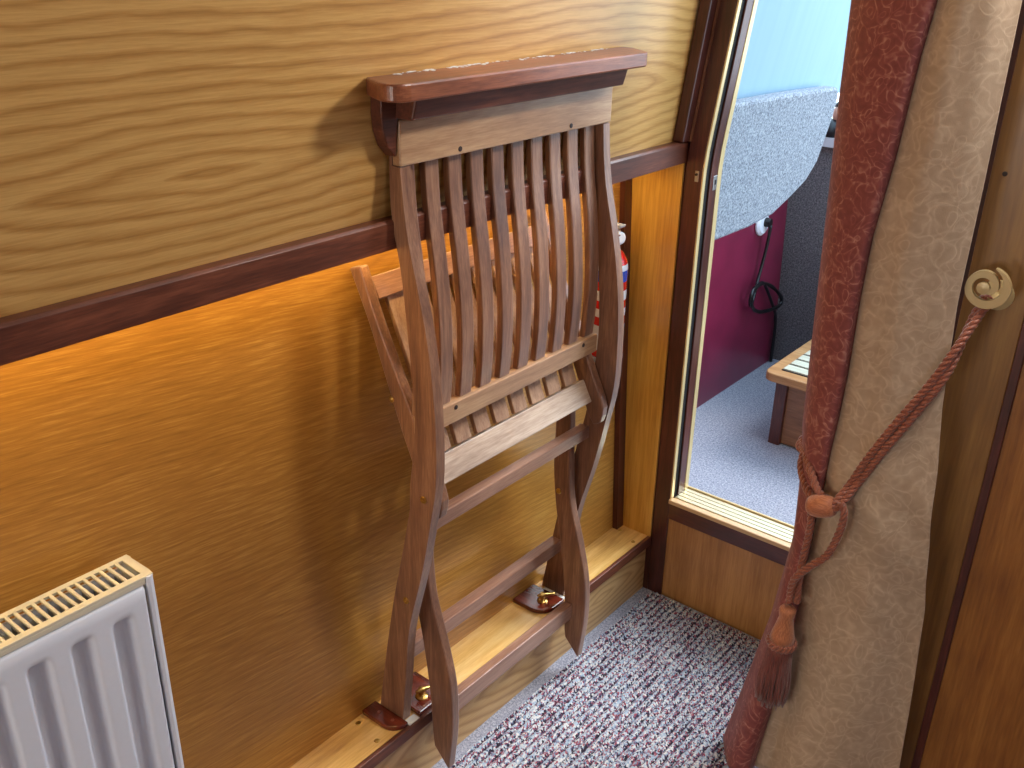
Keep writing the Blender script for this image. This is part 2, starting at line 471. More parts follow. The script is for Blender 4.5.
# door jamb reveal: brass strip, dark rebate, mahogany, outer brass strip
struct(leaning(0.1084, 0.1115, -0.001, 0.0085, 0.222, ZT, BRASS_PALE, 'trim_8', 0.0008))
struct(leaning(0.1084, 0.1095, 0.0087, 0.060, 0.222, ZT, DARK, 'door_rebate_1'))
struct(leaning(0.1097, 0.1130, 0.0225, 0.0445, 0.222, ZT, MAH_Z, 'door_frame_2', 0.001))
struct(leaning(0.1097, 0.1140, 0.0448, 0.058, 0.222, ZT, BRASS_PALE, 'trim_9', 0.001))
# sill
struct(G().box(0.1075, 0.559, 0.0, 0.05, 0.178, 0.2125).go('door_sill_1', MAH_X, bevel=0.0015))
struct(G().box(0.1075, 0.559, -0.004, 0.010, 0.2128, 0.2215).go('trim_10', plain('pale_threshold_wood', srgb(206, 170, 126), 0.35, 0.5, 0.2), bevel=0.0015))
g = G()
for k in range(4):
    y = 0.0120 + k * 0.0115
    g.box(0.1125, 0.559, y, y + 0.0098, 0.2126, 0.2222)
g.box(0.1125, 0.559, 0.0108, 0.0565, 0.2126, 0.2196)
th = g.go('door_threshold_1', plain('ribbed_threshold_metal', srgb(226, 214, 178), 0.3, 0.5, 0, 0.7), bevel=0.0006); struct(th)
struct(G().box(0.112, 0.559, 0.0575, 0.0615, 0.20, 0.2255).go('trim_11', BRASS_PALE, bevel=0.001))
# panel under the sill
struct(G().box(0.1072, 0.559, 0.004, 0.03, 0.0, 0.1775).go('wall_front', OAK_PANEL))
struct(G().box(-0.06, GX - 0.0003, 0.0002, 0.03, 0.0, ZT).go('wall_front_left', MAH_Z))
# right-hand part of the bulkhead: a cupboard front standing a little forward
struct(G().box(0.5755, 0.6488, -0.160, 0.03, 0.0, ZT).go('trim_12', PINE_R, bevel=0.001))
struct(G().box(0.560, 0.5752, -0.150, 0.03, 0.0, ZT).go('door_frame_3', MAH_Z))
struct(G().box(0.6490, 0.6600, -0.1615, 0.03, 0.0, ZT).go('trim_13', MAH_Z, bevel=0.001))
struct(G().box(0.6602, 1.9, -0.158, 0.03, 0.0, ZT).go('wall_front_right', PINE_R2))
tag(G().lathe([(0.0002, -0.001), (0.0030, -0.001), (0.0030, 0.0006), (0.002, 0.001), (0, 0.001)], (0.591, -0.160, 0.934), (0, -1, 0), 14).go('screw', plain('dark_screw', srgb(40, 26, 18), 0.5)),
    'dark screw head in the brown batten right of the curtain', 'screw')
# ceiling, rear and right side (out of frame, they hold the light in)
struct(G().box(0.05, 1.92, YB, 0.03, ZT, ZT + 0.02).go('ceiling', plain('cream_ceiling', srgb(220, 205, 180), 0.6)))
g = G().box(1.9, 1.92, YB, 0.03, 0.0, ZT)
struct(g.go('wall_right', PINE_R2))
struct(G().box(-0.1, 1.92, YB - 0.02, YB, 0.0, ZT).go('wall_back', PINE_R2))

# latch plates on the frame
def plate(x, z, y, label, nm):
    e = empty(nm, (x, y, z), label, 'catch')
    G().box(x - 0.004, x + 0.003, y - 0.0015, y, z - 0.009, z + 0.009).go('plate', STEEL, e, bevel=0.0006)
    G().lathe([(0.0001, 0), (0.0022, 0), (0.0022, 0.003), (0.0001, 0.003)], (x - 0.0005, y - 0.001, z + 0.003), (0, -1, 0), 12).go('stud', BLACK, e)
plate(0.1005, 0.830, -0.0003, 'small steel door catch on the dark mahogany post', 'door_catch')
e = empty('strike_plate', (0.1140, 0.040, 0.815), 'small steel strike plate on the mahogany jamb edge', 'catch')
G().box(0.1131, 0.1142, 0.032, 0.044, 0.803, 0.827).go('plate', STEEL, e, bevel=0.0005)
G().box(0.1140, 0.1146, 0.036, 0.040, 0.812, 0.820).go('keeper_slot', BLACK, e)

# ------------------------------------------------------------------ foredeck well beyond the door
ZF = 0.14
struct(G().box(-0.30, 1.9, 0.062, 1.02, ZF - 0.03, ZF).go('floor_outside', FELT_F))
struct(G().prism([(-0.128, ZF), (-0.16, 1.0), (-0.18, 1.0), (-0.148, ZF)], 1, 0.062, 0.949).go('wall_outside_left', PURPLE))
struct(G().box(-0.30, 1.9, 0.95, 0.98, ZF, 0.726).go('wall_outside_front', FELT_D))
struct(G().box(-0.30, 1.9, 0.935, 1.03, 0.727, 0.750).go('trim_14', plain('pale_bow_rail', srgb(196, 200, 206), 0.5)))
struct(G().box(-0.300, 0.1, 0.031, 0.061, 0.0, 0.72).go('wall_outside_back', DARK))
cv, ct, cb = mat_new('pale_blue_canvas', 0.7, 0.2)
_v = N(ct, 'ShaderNodeTexCoord').outputs['Object']
ct.links.new(ramp(ct, noise(ct, mapping(ct, _v, (3, 40, 3)), 1.0, 2), [(0.3, srgb(150, 182, 202)), (0.7, srgb(156, 188, 208))]), cb.inputs['Base Color'])
cbm = G().strip([(0.058, 0.895), (0.066, 0.94), (0.082, 1.02), (0.13, 1.25), (0.22, 1.60)], [(0.062, 0.895), (0.070, 0.94), (0.086, 1.02), (0.134, 1.25), (0.224, 1.60)], 1, 0.062, 1.70).go('canvas_cover', cv)
tag(cbm, 'plain pale blue cover sheet rising above the grey carpeted panel outside', 'cover')
om = empty('deck_ornament', (-0.062, 0.965, 0.7505), 'small dark object with a rounded tan patch on the pale rail beyond the doorway', 'ornament')
G().lathe([(0.001, 0.0), (0.030, 0.0), (0.033, 0.012), (0.026, 0.030), (0.012, 0.040), (0.001, 0.041)], (-0.058, 0.965, 0.7505), n=22).go('body', BLACK, om, smooth=True)
G().ico((-0.052, 0.965, 0.803), 0.017, 3, (0.85, 0.9, 1.25)).go('head', plain('tan_patch', srgb(190, 140, 118), 0.5), om, smooth=True)
G().ico((-0.052, 0.972, 0.822), 0.0155, 3, (0.95, 1.0, 0.7)).go('cap', BLACK, om, smooth=True)
# carpeted lining panel hanging over the maroon side
def lining():
    out = [(0.02, 0.936), (0.30, 0.931), (0.53, 0.922), (0.542, 0.905), (0.54, 0.860), (0.515, 0.775), (0.480, 0.742), (0.43, 0.722), (0.35, 0.696), (0.25, 0.690), (0.12, 0.692), (0.064, 0.694), (0.064, 0.70)]
    out = out[1:-1]
    out = [(0.064, 0.936)] + out
    xf = lambda z: 0.085 + 0.10 * (z - 0.7)
    n = len(out)
    v = [(xf(z), y, z) for y, z in out] + [(xf(z) - 0.035, y, z) for y, z in out]
    f = [tuple(range(n)), tuple(range(2*n-1, n-1, -1))] + [(i, (i+1) % n, n + (i+1) % n, n + i) for i in range(n)]
    o = obj('carpet_lining_panel', v, f, FELT_L, None, bevel=0.006)
    tag(o, 'pale grey carpet-covered side panel with rounded lower corner outside the doorway', 'panel')
lining()

# socket, cable coil
e = empty('cable_outlet', (-0.138, 0.80, 0.545), 'round white cable outlet on the maroon side panel outside', 'outlet')
G().lathe([(0.001, 0), (0.030, 0), (0.030, 0.004), (0.024, 0.010), (0.001, 0.010)], (-0.141, 0.797, 0.548), (1, 0, 0.05), 26).go('disc', WHITE, e, smooth=False)
G().lathe([(0.001, 0), (0.012, 0), (0.010, 0.014), (0.001, 0.014)], (-0.131, 0.803, 0.552), (1, 0, 0), 16).go('plug', BLACK, e)
pts = [(-0.118, 0.806, 0.545), (-0.122, 0.806, 0.49), (-0.124, 0.795, 0.44), (-0.122, 0.778, 0.405)]
for k in range(34):
    a = PI * 0.80 + k / 33 * 2 * PI * 2.35
    r = 0.062 + 0.003 * math.sin(k * 1.7)
    pts.append((-0.112 + 0.006 * math.sin(k * .9), 0.812 + r * math.cos(a) * 1.50, 0.355 - r * math.sin(a) * 0.60 - 0.45 * r * math.cos(a)))
pts += [(-0.118, 0.895, 0.30), (-0.120, 0.915, 0.27), (-0.120, 0.922, 0.22), (-0.121, 0.926, 0.142)]
tag(G().tube(spline(pts, 220), 0.0044, 8).go('power_cable', BLACK, smooth=True), 'coiled black cable hanging against the maroon side panel', 'cable')

# slatted step
def step():
    e = empty('step_stool', (0.07, 0.46, ZF), 'wooden step with slatted pale top standing on the grey deck carpet', 'step')
    xf0, xf1, y0, y1, zt = 0.084, 0.52, 0.485, 0.80, 0.318
    top = wood('step_edge_wood', srgb(206, 160, 110), srgb(184, 134, 84), srgb(150, 100, 60), 'x', 0.35, 0.2)
    r = 0.022; pts = []
    X0, X1, Y0, Y1 = xf0 - 0.024, xf1, y0 - 0.022, y1
    for cx, cy, a0 in ((X0 + r, Y0 + r, PI), (X1 - r, Y0 + r, 1.5 * PI), (X1 - r, Y1 - r, 0), (X0 + r, Y1 - r, .5 * PI)):
        for k in range(6):
            a = a0 + k / 5 * PI / 2; pts.append((cx + r * math.cos(a), cy + r * math.sin(a)))
    G().prism(pts, 2, zt - 0.020, zt).go('top', top, e, bevel=0.003)
    cr_ = wood('step_pale_slat', srgb(226, 222, 200), srgb(206, 204, 180), srgb(176, 170, 144), 'x', 0.3, 0.1)
    for k in range(7):
        y = Y0 + 0.036 + k * 0.037
        G().box(X0 + 0.030, X1 - 0.03, y, y + 0.029, zt + 0.0002, zt + 0.004).go('slat', cr_, e, bevel=0.0008)
    G().box(X0 + 0.028, X1 - 0.028, Y0 + 0.032, Y1 - 0.020, zt + 0.0001, zt + 0.0012).go('groove_board', DARK, e)
    for (x, y) in ((xf0, y0), (xf1 - 0.06, y0), (xf0, y1 - 0.05), (xf1 - 0.06, y1 - 0.05)):
        G().box(x, x + 0.026, y, y + 0.03, ZF, zt - 0.0202).go('leg', MAH_Z, e, bevel=0.001)
    G().box(xf0 + 0.0265, xf1 - 0.0605, y0 + 0.010, y0 + 0.022, ZF + 0.004, zt - 0.0205).go('riser_board', wood('step_riser', srgb(166, 118, 84), srgb(140, 96, 66), srgb(110, 72, 48), 'x', 0.4, 0.1), e)
    G().box(xf0 + 0.008, xf0 + 0.02, y0 + 0.031, y1 - 0.051, ZF + 0.004, zt - 0.0205).go('side_board', MAH_Y, e)
step()
# second, higher step behind (only its corner shows)
e = empty('upper_step', (0.11, 0.82, ZF), 'higher wooden step behind the slatted one, mostly hidden by the curtain', 'step')
G().box(0.105, 0.52, 0.80, 0.94, 0.500, 0.520).go('tread', wood('upper_step_wood', srgb(206, 160, 110), srgb(184, 134, 84), srgb(150, 100, 60), 'x'), e, bevel=0.004)
G().box(0.125, 0.50, 0.83, 0.93, ZF, 0.4995).go('carcass', MAH_Z, e, bevel=0.001)

# ------------------------------------------------------------------ fire extinguisher
def extinguisher():
    cx, cy, z0 = -0.001, -0.084, 0.510
    e = empty('fire_extinguisher', (cx, cy, z0), 'small red fire extinguisher hanging in the recess behind the chair', 'fire extinguisher')
    m, t, b = mat_new('extinguisher_body', 0.25, 0.5, 0.4)
    v = N(t, 'ShaderNodeTexCoord').outputs['Object']
    s = N(t, 'ShaderNodeSeparateXYZ'); t.links.new(v, s.inputs[0])
    red = srgb(196, 22, 26); wh = srgb(224, 224, 228); bl = srgb(36, 72, 170)
    r = ramp(t, math_(t, 'DIVIDE', math_(t, 'SUBTRACT', s.outputs['Z'], 0.50), 0.25), [(0, red), (0.12, wh), (0.20, wh), (0.30, red), (0.36, wh), (0.42, red), (0.48, wh), (0.55, red), (0.61, bl), (0.69, wh), (0.73, red)])
    r.node.color_ramp.interpolation = 'CONSTANT'
    t.links.new(r, b.inputs['Base Color'])
    R = 0.029
    G().lathe([(0.001, 0.0), (R * .8, 0.0), (R, 0.008), (R, 0.165), (R * .93, 0.178), (R * .7, 0.19), (R * .42, 0.197), (0.011, 0.199), (0.011, 0.207), (0.001, 0.207)], (cx, cy, z0), n=32).go('cylinder', m, e, smooth=True)
    G().lathe([(0.001, 0.0), (R * .86, 0.0), (R * 1.03, 0.005), (R * 1.03, 0.012), (0.001, 0.012)], (cx, cy, z0 - 0.006), n=32).go('base_ring', plain('grey_plastic', srgb(150, 150, 155)), e)
    G().lathe([(0.001, 0), (0.013, 0), (0.013, 0.02), (0.009, 0.026), (0.001, 0.026)], (cx, cy, z0 + 0.207), n=18).go('valve_head', STEEL, e)
    G().lathe([(0.001, 0), (0.011, 0), (0.011, 0.007), (0.008, 0.009), (0.001, 0.009)], (cx + 0.010, cy, z0 + 0.217), (0.9, -0.45, 0.1), 18).go('pressure_gauge', WHITE, e)
    G().prism([(cx - 0.01, z0 + 0.232), (cx + 0.018, z0 + 0.235), (cx + 0.020, z0 + 0.240), (cx - 0.01, z0 + 0.240)], 1, cy - 0.008, cy + 0.008).go('lever', plain('lever_grey', srgb(170, 175, 190), 0.4), e, bevel=0.001)
    G().prism([(cx - 0.01, z0 + 0.226), (cx + 0.016, z0 + 0.220), (cx + 0.018, z0 + 0.224), (cx - 0.01, z0 + 0.231)], 1, cy - 0.007, cy + 0.007).go('handle', plain('handle_red', srgb(120, 24, 20), 0.4), e, bevel=0.001)
    G().box(wall_lo(0.60) + 0.0005, cx - 0.0275, cy - 0.012, cy + 0.012, 0.60, 0.69).go('wall_bracket', BLACK, e)
    return e
extinguisher()

# ------------------------------------------------------------------ folding chair
YL, YR, T = -0.662, -0.250, 0.0155
def chair():
    e = empty('folding_chair', (0.035, (YL + YR) / 2, ZLEDGE), 'folded brown hardwood slatted chair stowed upright against the oak wall', 'chair')
    back = [(0.0755, 0.996), (0.0725, 0.94), (0.0735, 0.886), (0.086, 0.82), (0.094, 0.745), (0.100, 0.678), (0.101, 0.62), (0.092, 0.525), (0.073, 0.433), (0.052, 0.345), (0.033, 0.248), (0.012, ZLEDGE + 0.001)]
    front = [(0.0895, 0.996), (0.090, 0.94), (0.098, 0.868), (0.115, 0.796), (0.128, 0.73), (0.136, 0.65), (0.136, 0.56), (0.124, 0.49), (0.106, 0.405), (0.080, 0.305), (0.070, 0.22), (0.060, ZLEDGE + 0.001)]
    zz_ = sorted([float(q) for q in np.linspace(ZLEDGE + 0.001, 0.996, 46)] + [0.9440, 0.9446], reverse=True)
    def at_z(P, zs_):
        Q = spline(P, 120)[::-1]
        return [(float(np.interp(q, [p[1] for p in Q], [p[0] for p in Q])), q) for q in zs_]
    A = at_z(back, zz_); B = at_z(front, zz_)
    B = [(x if z < 0.9443 else 0.0772, z) for x, z in B]
    for y in (YL, YR - T):
        s = G().strip(A, B, 1, y, y + T).go('back_stile', CH_Z, e, bevel=0.0022)
    # top rail, face flush with the front of the stiles
    G().box(0.078, 0.0915, YL - 0.0005, YR + 0.0005, 0.945, 0.996).go('top_rail', CH_TAN, e, bevel=0.0018)
    G().box(0.084, 0.100, YL + T, YR - T, 0.604, 0.632).go('lower_back_rail', CH_TAN, e, bevel=0.0015)
    # ten bowed back slats
    yc = (YL + YR) / 2
    sf = spline([(0.0770, 0.958), (0.081, 0.89), (0.092, 0.81), (0.098, 0.74), (0.098, 0.68), (0.094, 0.6322)], 22)
    sb = [(x - 0.010, z) for x, z in sf]
    for k in range(10):
        y = yc - 0.004 + (k - 4.5) * 0.0398
        G().strip(sb, sf, 1, y - 0.0115, y + 0.0115).go('back_slat', CH_Z, e, bevel=0.0015)
    # stretchers of the outer frame
    G().box(0.078, 0.095, YL + T, YR - T, 0.4525, 0.4735).go('stretcher', CH_Y, e, bevel=0.0015)
    G().box(0.030, 0.050, YL + T, YR - T, 0.215, 0.239).go('stretcher', CH_Y, e, bevel=0.0015)
    # inner legs
    lb_ = spline([(0.056, 0.548), (0.049, 0.50), (0.047, 0.44), (0.047, 0.39), (0.054, 0.324), (0.066, 0.26), (0.079, 0.165), (0.083, 0.085), (0.086, 0.066)], 30)
    lf_ = spline([(0.062, 0.552), (0.074, 0.52), (0.077, 0.44), (0.079, 0.39), (0.085, 0.335), (0.106, 0.262), (0.121, 0.195), (0.123, 0.12), (0.114, 0.036)], 30)
    for y in (-0.6235, -0.2925):
        G().strip(lb_, lf_, 1, y, y + 0.0155).go('leg', CH_Z, e, bevel=0.0022)
    G().box(0.082, 0.098, -0.608, -0.2925, 0.112, 0.142).go('stretcher', CH_Y, e, bevel=0.0015)
    # seat, folded up behind the back
    seat = empty('seat', (0.05, yc, 0.65), '', '')
    del seat['label']; del seat['category']
    seat.parent = e; seat.matrix_parent_inverse = e.matrix_basis.inverted()
    rb = spline([(-0.024, 0.800), (0.008, 0.732), (0.030, 0.675), (0.053, 0.615), (0.082, 0.548), (0.100, 0.506), (0.112, 0.488)], 26)
    rf = spline([(-0.004, 0.806), (0.022, 0.742), (0.050, 0.685), (0.078, 0.632), (0.105, 0.574), (0.128, 0.524), (0.124, 0.494)], 26)
    for y in (YL + T + 0.002, YR - T - 0.0165):
        G().strip(rb, rf, 1, y, y + 0.0145).go('seat_rail', CH_Z, seat, bevel=0.0022)
    ya, yb = YL + T + 0.017, YR - T - 0.017
    d = Vector((0.47, 0, -0.88)).normalized(); nn = Vector((0.88, 0, 0.47)).normalized()
    def board(c, L_, th, y0, y1, nm, mt, par, bev=0.0015):
        c = Vector((c[0], 0, c[1])); a = d * L_ / 2; b = nn * th / 2
        poly = [(c + a + b), (c + a - b), (c - a - b), (c - a + b)]
        return G().prism([(p.x, p.z) for p in poly], 1, y0, y1).go(nm, mt, par, bevel=bev)
    board((0.0935, 0.5400), 0.037, 0.014, ya, yb, 'seat_end_rail', CH_PALE, seat)
    board((0.000, 0.774), 0.030, 0.012, ya, yb, 'seat_back_rail', CH_Y, seat)
    s1 = spline([(0.004, 0.772), (0.036, 0.700), (0.062, 0.640), (0.0835, 0.580), (0.0905, 0.562)], 14)
    s0 = [(x - 0.007, z - 0.003) for x, z in s1]
    for k in range(8):
        y = (ya + yb) / 2 + (k - 3.5) * 0.0405
        G().strip(s0, s1, 1, y - 0.0145, y + 0.0145).go('seat_slat', CH_TAN_Z, seat, bevel=0.0012)
    # pivots and screws
    for x, y, z, s in ((0.114, YL, 0.527, -1), (0.076, YL, 0.352, -1), (0.060, -0.2925, 0.352, -1), (0.120, YR, 0.655, 1)):
        o = G().lathe([(0.001, -0.0005), (0.0052, -0.0005), (0.0052, 0.0012), (0.0042, 0.0022), (0.002, 0.0022), (0.0016, 0.0012), (0.0003, 0.0012)], (x, y, z), (0, s, 0), 16).go('pivot_bolt', BRASS, e)
    G().lathe([(0.001, -0.0005), (0.0042, -0.0005), (0.0042, 0.0012), (0.001, 0.0022)], (0.044, YL + T + 0.002, 0.640), (0, -1, 0), 14).go('pivot_bolt', BRASS, e)
    plug = plain('dark_plug', srgb(48, 28, 22), 0.6)
    for x, y, z in ((0.0917, -0.565, 0.9515), (0.0917, -0.345, 0.9515), (0.1002, -0.585, 0.625), (0.1002, -0.302, 0.625)):
        G().lathe([(0.0003, -0.001), (0.0032, -0.001), (0.0032, 0.0004), (0.0003, 0.0006)], (x, y, z), (1, 0, 0), 12).go('screw', plug, e)
    return e
chair()

# ------------------------------------------------------------------ shelf bracket above the chair
SHELF_WOOD = wood('shelf_mahogany', srgb(172, 108, 74), srgb(138, 80, 54), srgb(94, 50, 34), 'y', 0.36, 0.15, grain=1.3)
def shelf():
    e = empty('chair_shelf', (0.075, -0.46, 1.02), 'thick mahogany shelf board fixed to the wall over the folded chair', 'shelf')
    z0, z1 = 1.024, 1.0425
    xw0 = wall_up(z1) + 0.001
    poly = spline([(xw0, -0.698), (0.095, -0.706), (0.115, -0.7155), (0.128, -0.7185), (0.1375, -0.716), (0.1435, -0.709), (0.146, -0.698)], 26)
    poly += [(0.146, -0.256), (0.141, -0.246), (xw0 + 0.02, -0.215), (xw0, -0.213)]
    G().prism(poly, 2, z0, z1).go('shelf_board', SHELF_WOOD, e, bevel=0.0022)
    # moulding under the board: slopes back at its right end
    G().prism([(wall_up(1.0) + 0.001, 0.997), (0.1165, 0.9985), (0.124, 1.0238), (wall_up(1.0238) + 0.001, 1.0238)], 1, -0.668, -0.262).go('front_moulding', MAH_Y, e, bevel=0.002)
    # small rounded bracket under the left end
    op = [(-0.690, 1.0238), (-0.689, 1.005), (-0.685, 0.985), (-0.677, 0.968), (-0.664, 0.955), (-0.664, 1.0238)]
    n_ = len(op)
    v = [(wall_up(z) + 0.0005, y, z) for y, z in op] + [(wall_up(z) + 0.018, y, z) for y, z in op]
    f = [tuple(range(n_)), tuple(range(2*n_-1, n_-1, -1))] + [(i, (i+1) % n_, n_ + (i+1) % n_, n_ + i) for i in range(n_)]
    obj('end_bracket', v, f, MAH_Y, e, bevel=0.0015)
    # white filler residue along the wall edge
    m = plain('white_filler', srgb(225, 225, 222), 0.8)
    rng = random.Random(5); g = G()
    for a, b in ((-0.66, -0.60), (-0.575, -0.47), (-0.45, -0.38), (-0.36, -0.25)):
        y = a
        while y < b:
            g.ico((xw0 + 0.001 + rng.random() ** 2 * 0.010, y, z1 + 0.0002), 0.0006 + rng.random() ** 2 * 0.0018, 1, (1.2, 1.8, 0.35))
            y += rng.random() * 0.0045 + (0.006 if rng.random() < 0.12 else 0)
    g.go('filler_residue', m, e)['kind'] = 'stuff'
shelf()

# ------------------------------------------------------------------ mahogany foot chocks on the ledge
def chock(y0, y1, side, label, nm='foot_chock', x0=0.003, x1=0.072):
    """plate with one rounded front corner; side -1 rounds the y0 corner, +1 the y1 corner"""
    r = min(0.030, (y1 - y0) * 0.95); pts = []
    if side < 0:
        pts = [(x0, y0), (x0, y1), (x1, y1)]
        for k in range(8):
            a = k / 7 * PI / 2; pts.append((x1 - r + r * math.cos(a), y0 + r - r * math.sin(a)))
    else:
        pts = [(x0, y1), (x0, y0), (x1, y0)]
        for k in range(8):
            a = k / 7 * PI / 2; pts.append((x1 - r + r * math.cos(a), y1 - r + r * math.sin(a)))
    o = G().prism(pts, 2, ZLEDGE, ZLEDGE + 0.008).go(nm, MAH_PLATE, bevel=0.0015)
    tag(o, label, 'chock', 'foot chocks on the ledge')
    return o
k1 = chock(-0.690, -0.663, -1, 'glossy red-brown chock left of the chair foot near the radiator')
k2 = chock(-0.638, -0.578, 1, 'glossy red-brown chock just right of the left chair foot')
k3 = chock(-0.337, -0.279, -1, 'glossy red-brown chock left of the right chair foot')
k4 = chock(-0.249, -0.222, 1, 'glossy red-brown chock right of the far chair foot, half hidden')
pale_pad = plain('white_pad', srgb(226, 222, 212), 0.5)
tag(G().box(0.0615, 0.0735, YL + 0.001, YL + T + 0.006, ZLEDGE, ZLEDGE + 0.0015).go('pad', pale_pad), 'pale pad strip at the left chair foot on the ledge', 'pad', 'pale pads at the chair feet')
tag(G().box(0.020, 0.066, -0.278, -0.2665, ZLEDGE, ZLEDGE + 0.0015).go('pad', pale_pad), 'pale pad strip at the right chair foot on the ledge', 'pad', 'pale pads at the chair feet')
for x, y, k in ((0.025, -0.676, k1), (0.052, -0.675, k1)):
    screw(x, y, ZLEDGE + 0.008, mat=plain('copper_screw', srgb(150, 90, 70), 0.4, metal=0.6), parent=k, r=0.0028)
def turnbutton(x, y, label, dx, dy):
    e = empty('turn_button', (x, y, ZLEDGE + 0.008), label, 'turn button')
    z = ZLEDGE + 0.008
    G().lathe([(0.001, 0), (0.0095, 0), (0.0095, 0.002), (0.007, 0.004), (0.004, 0.005), (0.004, 0.010), (0.006, 0.012), (0.005, 0.015), (0.001, 0.0155)], (x, y, z), n=20).go('base', BRASS, e, smooth=False)
    L = math.hypot(dx, dy); ux, uy = dx / L, dy / L
    pts = [(x + ux * t, y + uy * t, z + 0.0125 - 0.10 * max(0, t)) for t in np.linspace(-0.010, 0.024, 9)]
    G().tube(pts, [0.0015, 0.003, 0.0038, 0.004, 0.0036, 0.0028, 0.0026, 0.0032, 0.0018], 10).go('arm', BRASS, e, smooth=True)
turnbutton(0.046, -0.308, 'brass turn button on the chock at the right chair foot', 0.6, 1)
turnbutton(0.050, -0.612, 'brass turn button on the chock at the left chair foot', 0.3, 1)

# ------------------------------------------------------------------ radiator
def radiator():
    y1 = -1.006; y0 = -1.80; zt = 0.580; zb = 0.10
    xb, xf = 0.016, 0.0665
    e = empty('radiator', (0.04, -1.4, zb), 'white ribbed panel radiator with cream slotted top grille', 'radiator')
    # front panel: profile in y with pressed channels
    pitch = 0.0437; c0 = -1.0475; ptop = 0.570; ztop = 0.5475; zbot = 0.135
    ys = []
    y = -1.0185
    prof = []
    def depth(y):
        k = round((c0 - y) / pitch); c = c0 - k * pitch
        if k < 0 or c < y0 + 0.03: return 0.0
        u = abs(y - c)
        hw, fl = 0.0140, 0.0050
        if u > hw: return 0.0
        if u < fl: return 1.0
        s = (hw - u) / (hw - fl); return s * s * (3 - 2 * s)
    ys = np.linspace(y1 - 0.0125, y0 + 0.012, 430)
    zsn = [ptop - 0.0, ptop - 0.003, ztop + 0.008, ztop + 0.004, ztop, ztop - 0.004, ztop - 0.008, ztop - 0.012, 0.4, 0.25, zbot + 0.006, zbot, 0.112, 0.109]
    v = []; f = []
    nz = len(zsn)
    for y in ys:
        edge = min(abs(y - ys[0]), abs(y - ys[-1]))
        for j, z in enumerate(zsn):
            k = min(1, max(0, (ztop - z) / 0.012)) * min(1, max(0, (z - zbot) / 0.01))
            k = k * k * (3 - 2 * k)
            x = xf - 0.0120 * depth(y) * k
            if j in (0, nz - 1): x -= 0.004
            if edge < 0.002: x -= 0.004 * (1 - edge / 0.002)
            v.append((x, y, z))
    ny = len(ys)
    for i in range(ny - 1):
        for j in range(nz - 1):
            f.append((i*nz+j, (i+1)*nz+j, (i+1)*nz+j+1, i*nz+j+1))
    p = obj('front_panel', v, f, WHITE, e, smooth=True)
    s = p.modifiers.new('solid', 'SOLIDIFY'); s.thickness = 0.0015; s.offset = 0
    # end cover (rounded front edge) and back panel
    prof = [(xb, y1 - 0.010), (xb, y1 - 0.003), (xb + 0.003, y1), (xf - 0.006, y1), (xf - 0.001, y1 - 0.002), (xf + 0.0005, y1 - 0.006), (xf - 0.0005, y1 - 0.0095), (xf - 0.004, y1 - 0.010)]
    G().prism(prof, 2, zb, zt - 0.001).go('side_cover', WHITE, e, bevel=0.001)
    G().box(xb, xb + 0.003, y0, y1 - 0.011, zb, zt - 0.010).go('back_panel', WHITE, e)
    # convector fins
    g = G(); y = y1 - 0.02
    while y > y0 + 0.01:
        g.box(xb + 0.0035, xf - 0.016, y, y + 0.0008, zb + 0.01, zt - 0.016); y -= 0.012
    fins = g.go('convector_fins', STEEL, e)
    # top grille with slots: built as rails and bars
    g = G(); za, zb2 = zt - 0.0035, zt
    g.box(xf - 0.0095, xf - 0.0015, y0, y1 - 0.001, za, zb2)
    g.box(xb - 0.001, xb + 0.006, y0, y1 - 0.001, za, zb2)
    g.box(xf - 0.0095, xf - 0.0015, y0, y1 - 0.0105, zt - 0.009, za)
    yy = y1 - 0.001; g.box(xb + 0.006, xf - 0.0095, yy - 0.009, yy, za, zb2); yy -= 0.009
    while yy > y0 + 0.01:
        yy -= 0.0054; g.box(xb + 0.006, xf - 0.0095, yy - 0.0034, yy, za, zb2); yy -= 0.0034
    g.go('top_grille', CREAM, e, bevel=0.0006)
    G().box(xb - 0.030, xb - 0.0012, -1.25, -1.22, 0.15, 0.50).go('wall_bracket', STEEL, e)
    G().box(xb - 0.030, xb - 0.0012, -1.65, -1.62, 0.15, 0.50).go('wall_bracket', STEEL, e)
radiator()

# ------------------------------------------------------------------ curtain
ZC0, ZC1 = 0.0115, 1.56
def lerp_tab(tab, z):
    return float(np.interp(z, [q[0] for q in tab], [q[1] for q in tab]))
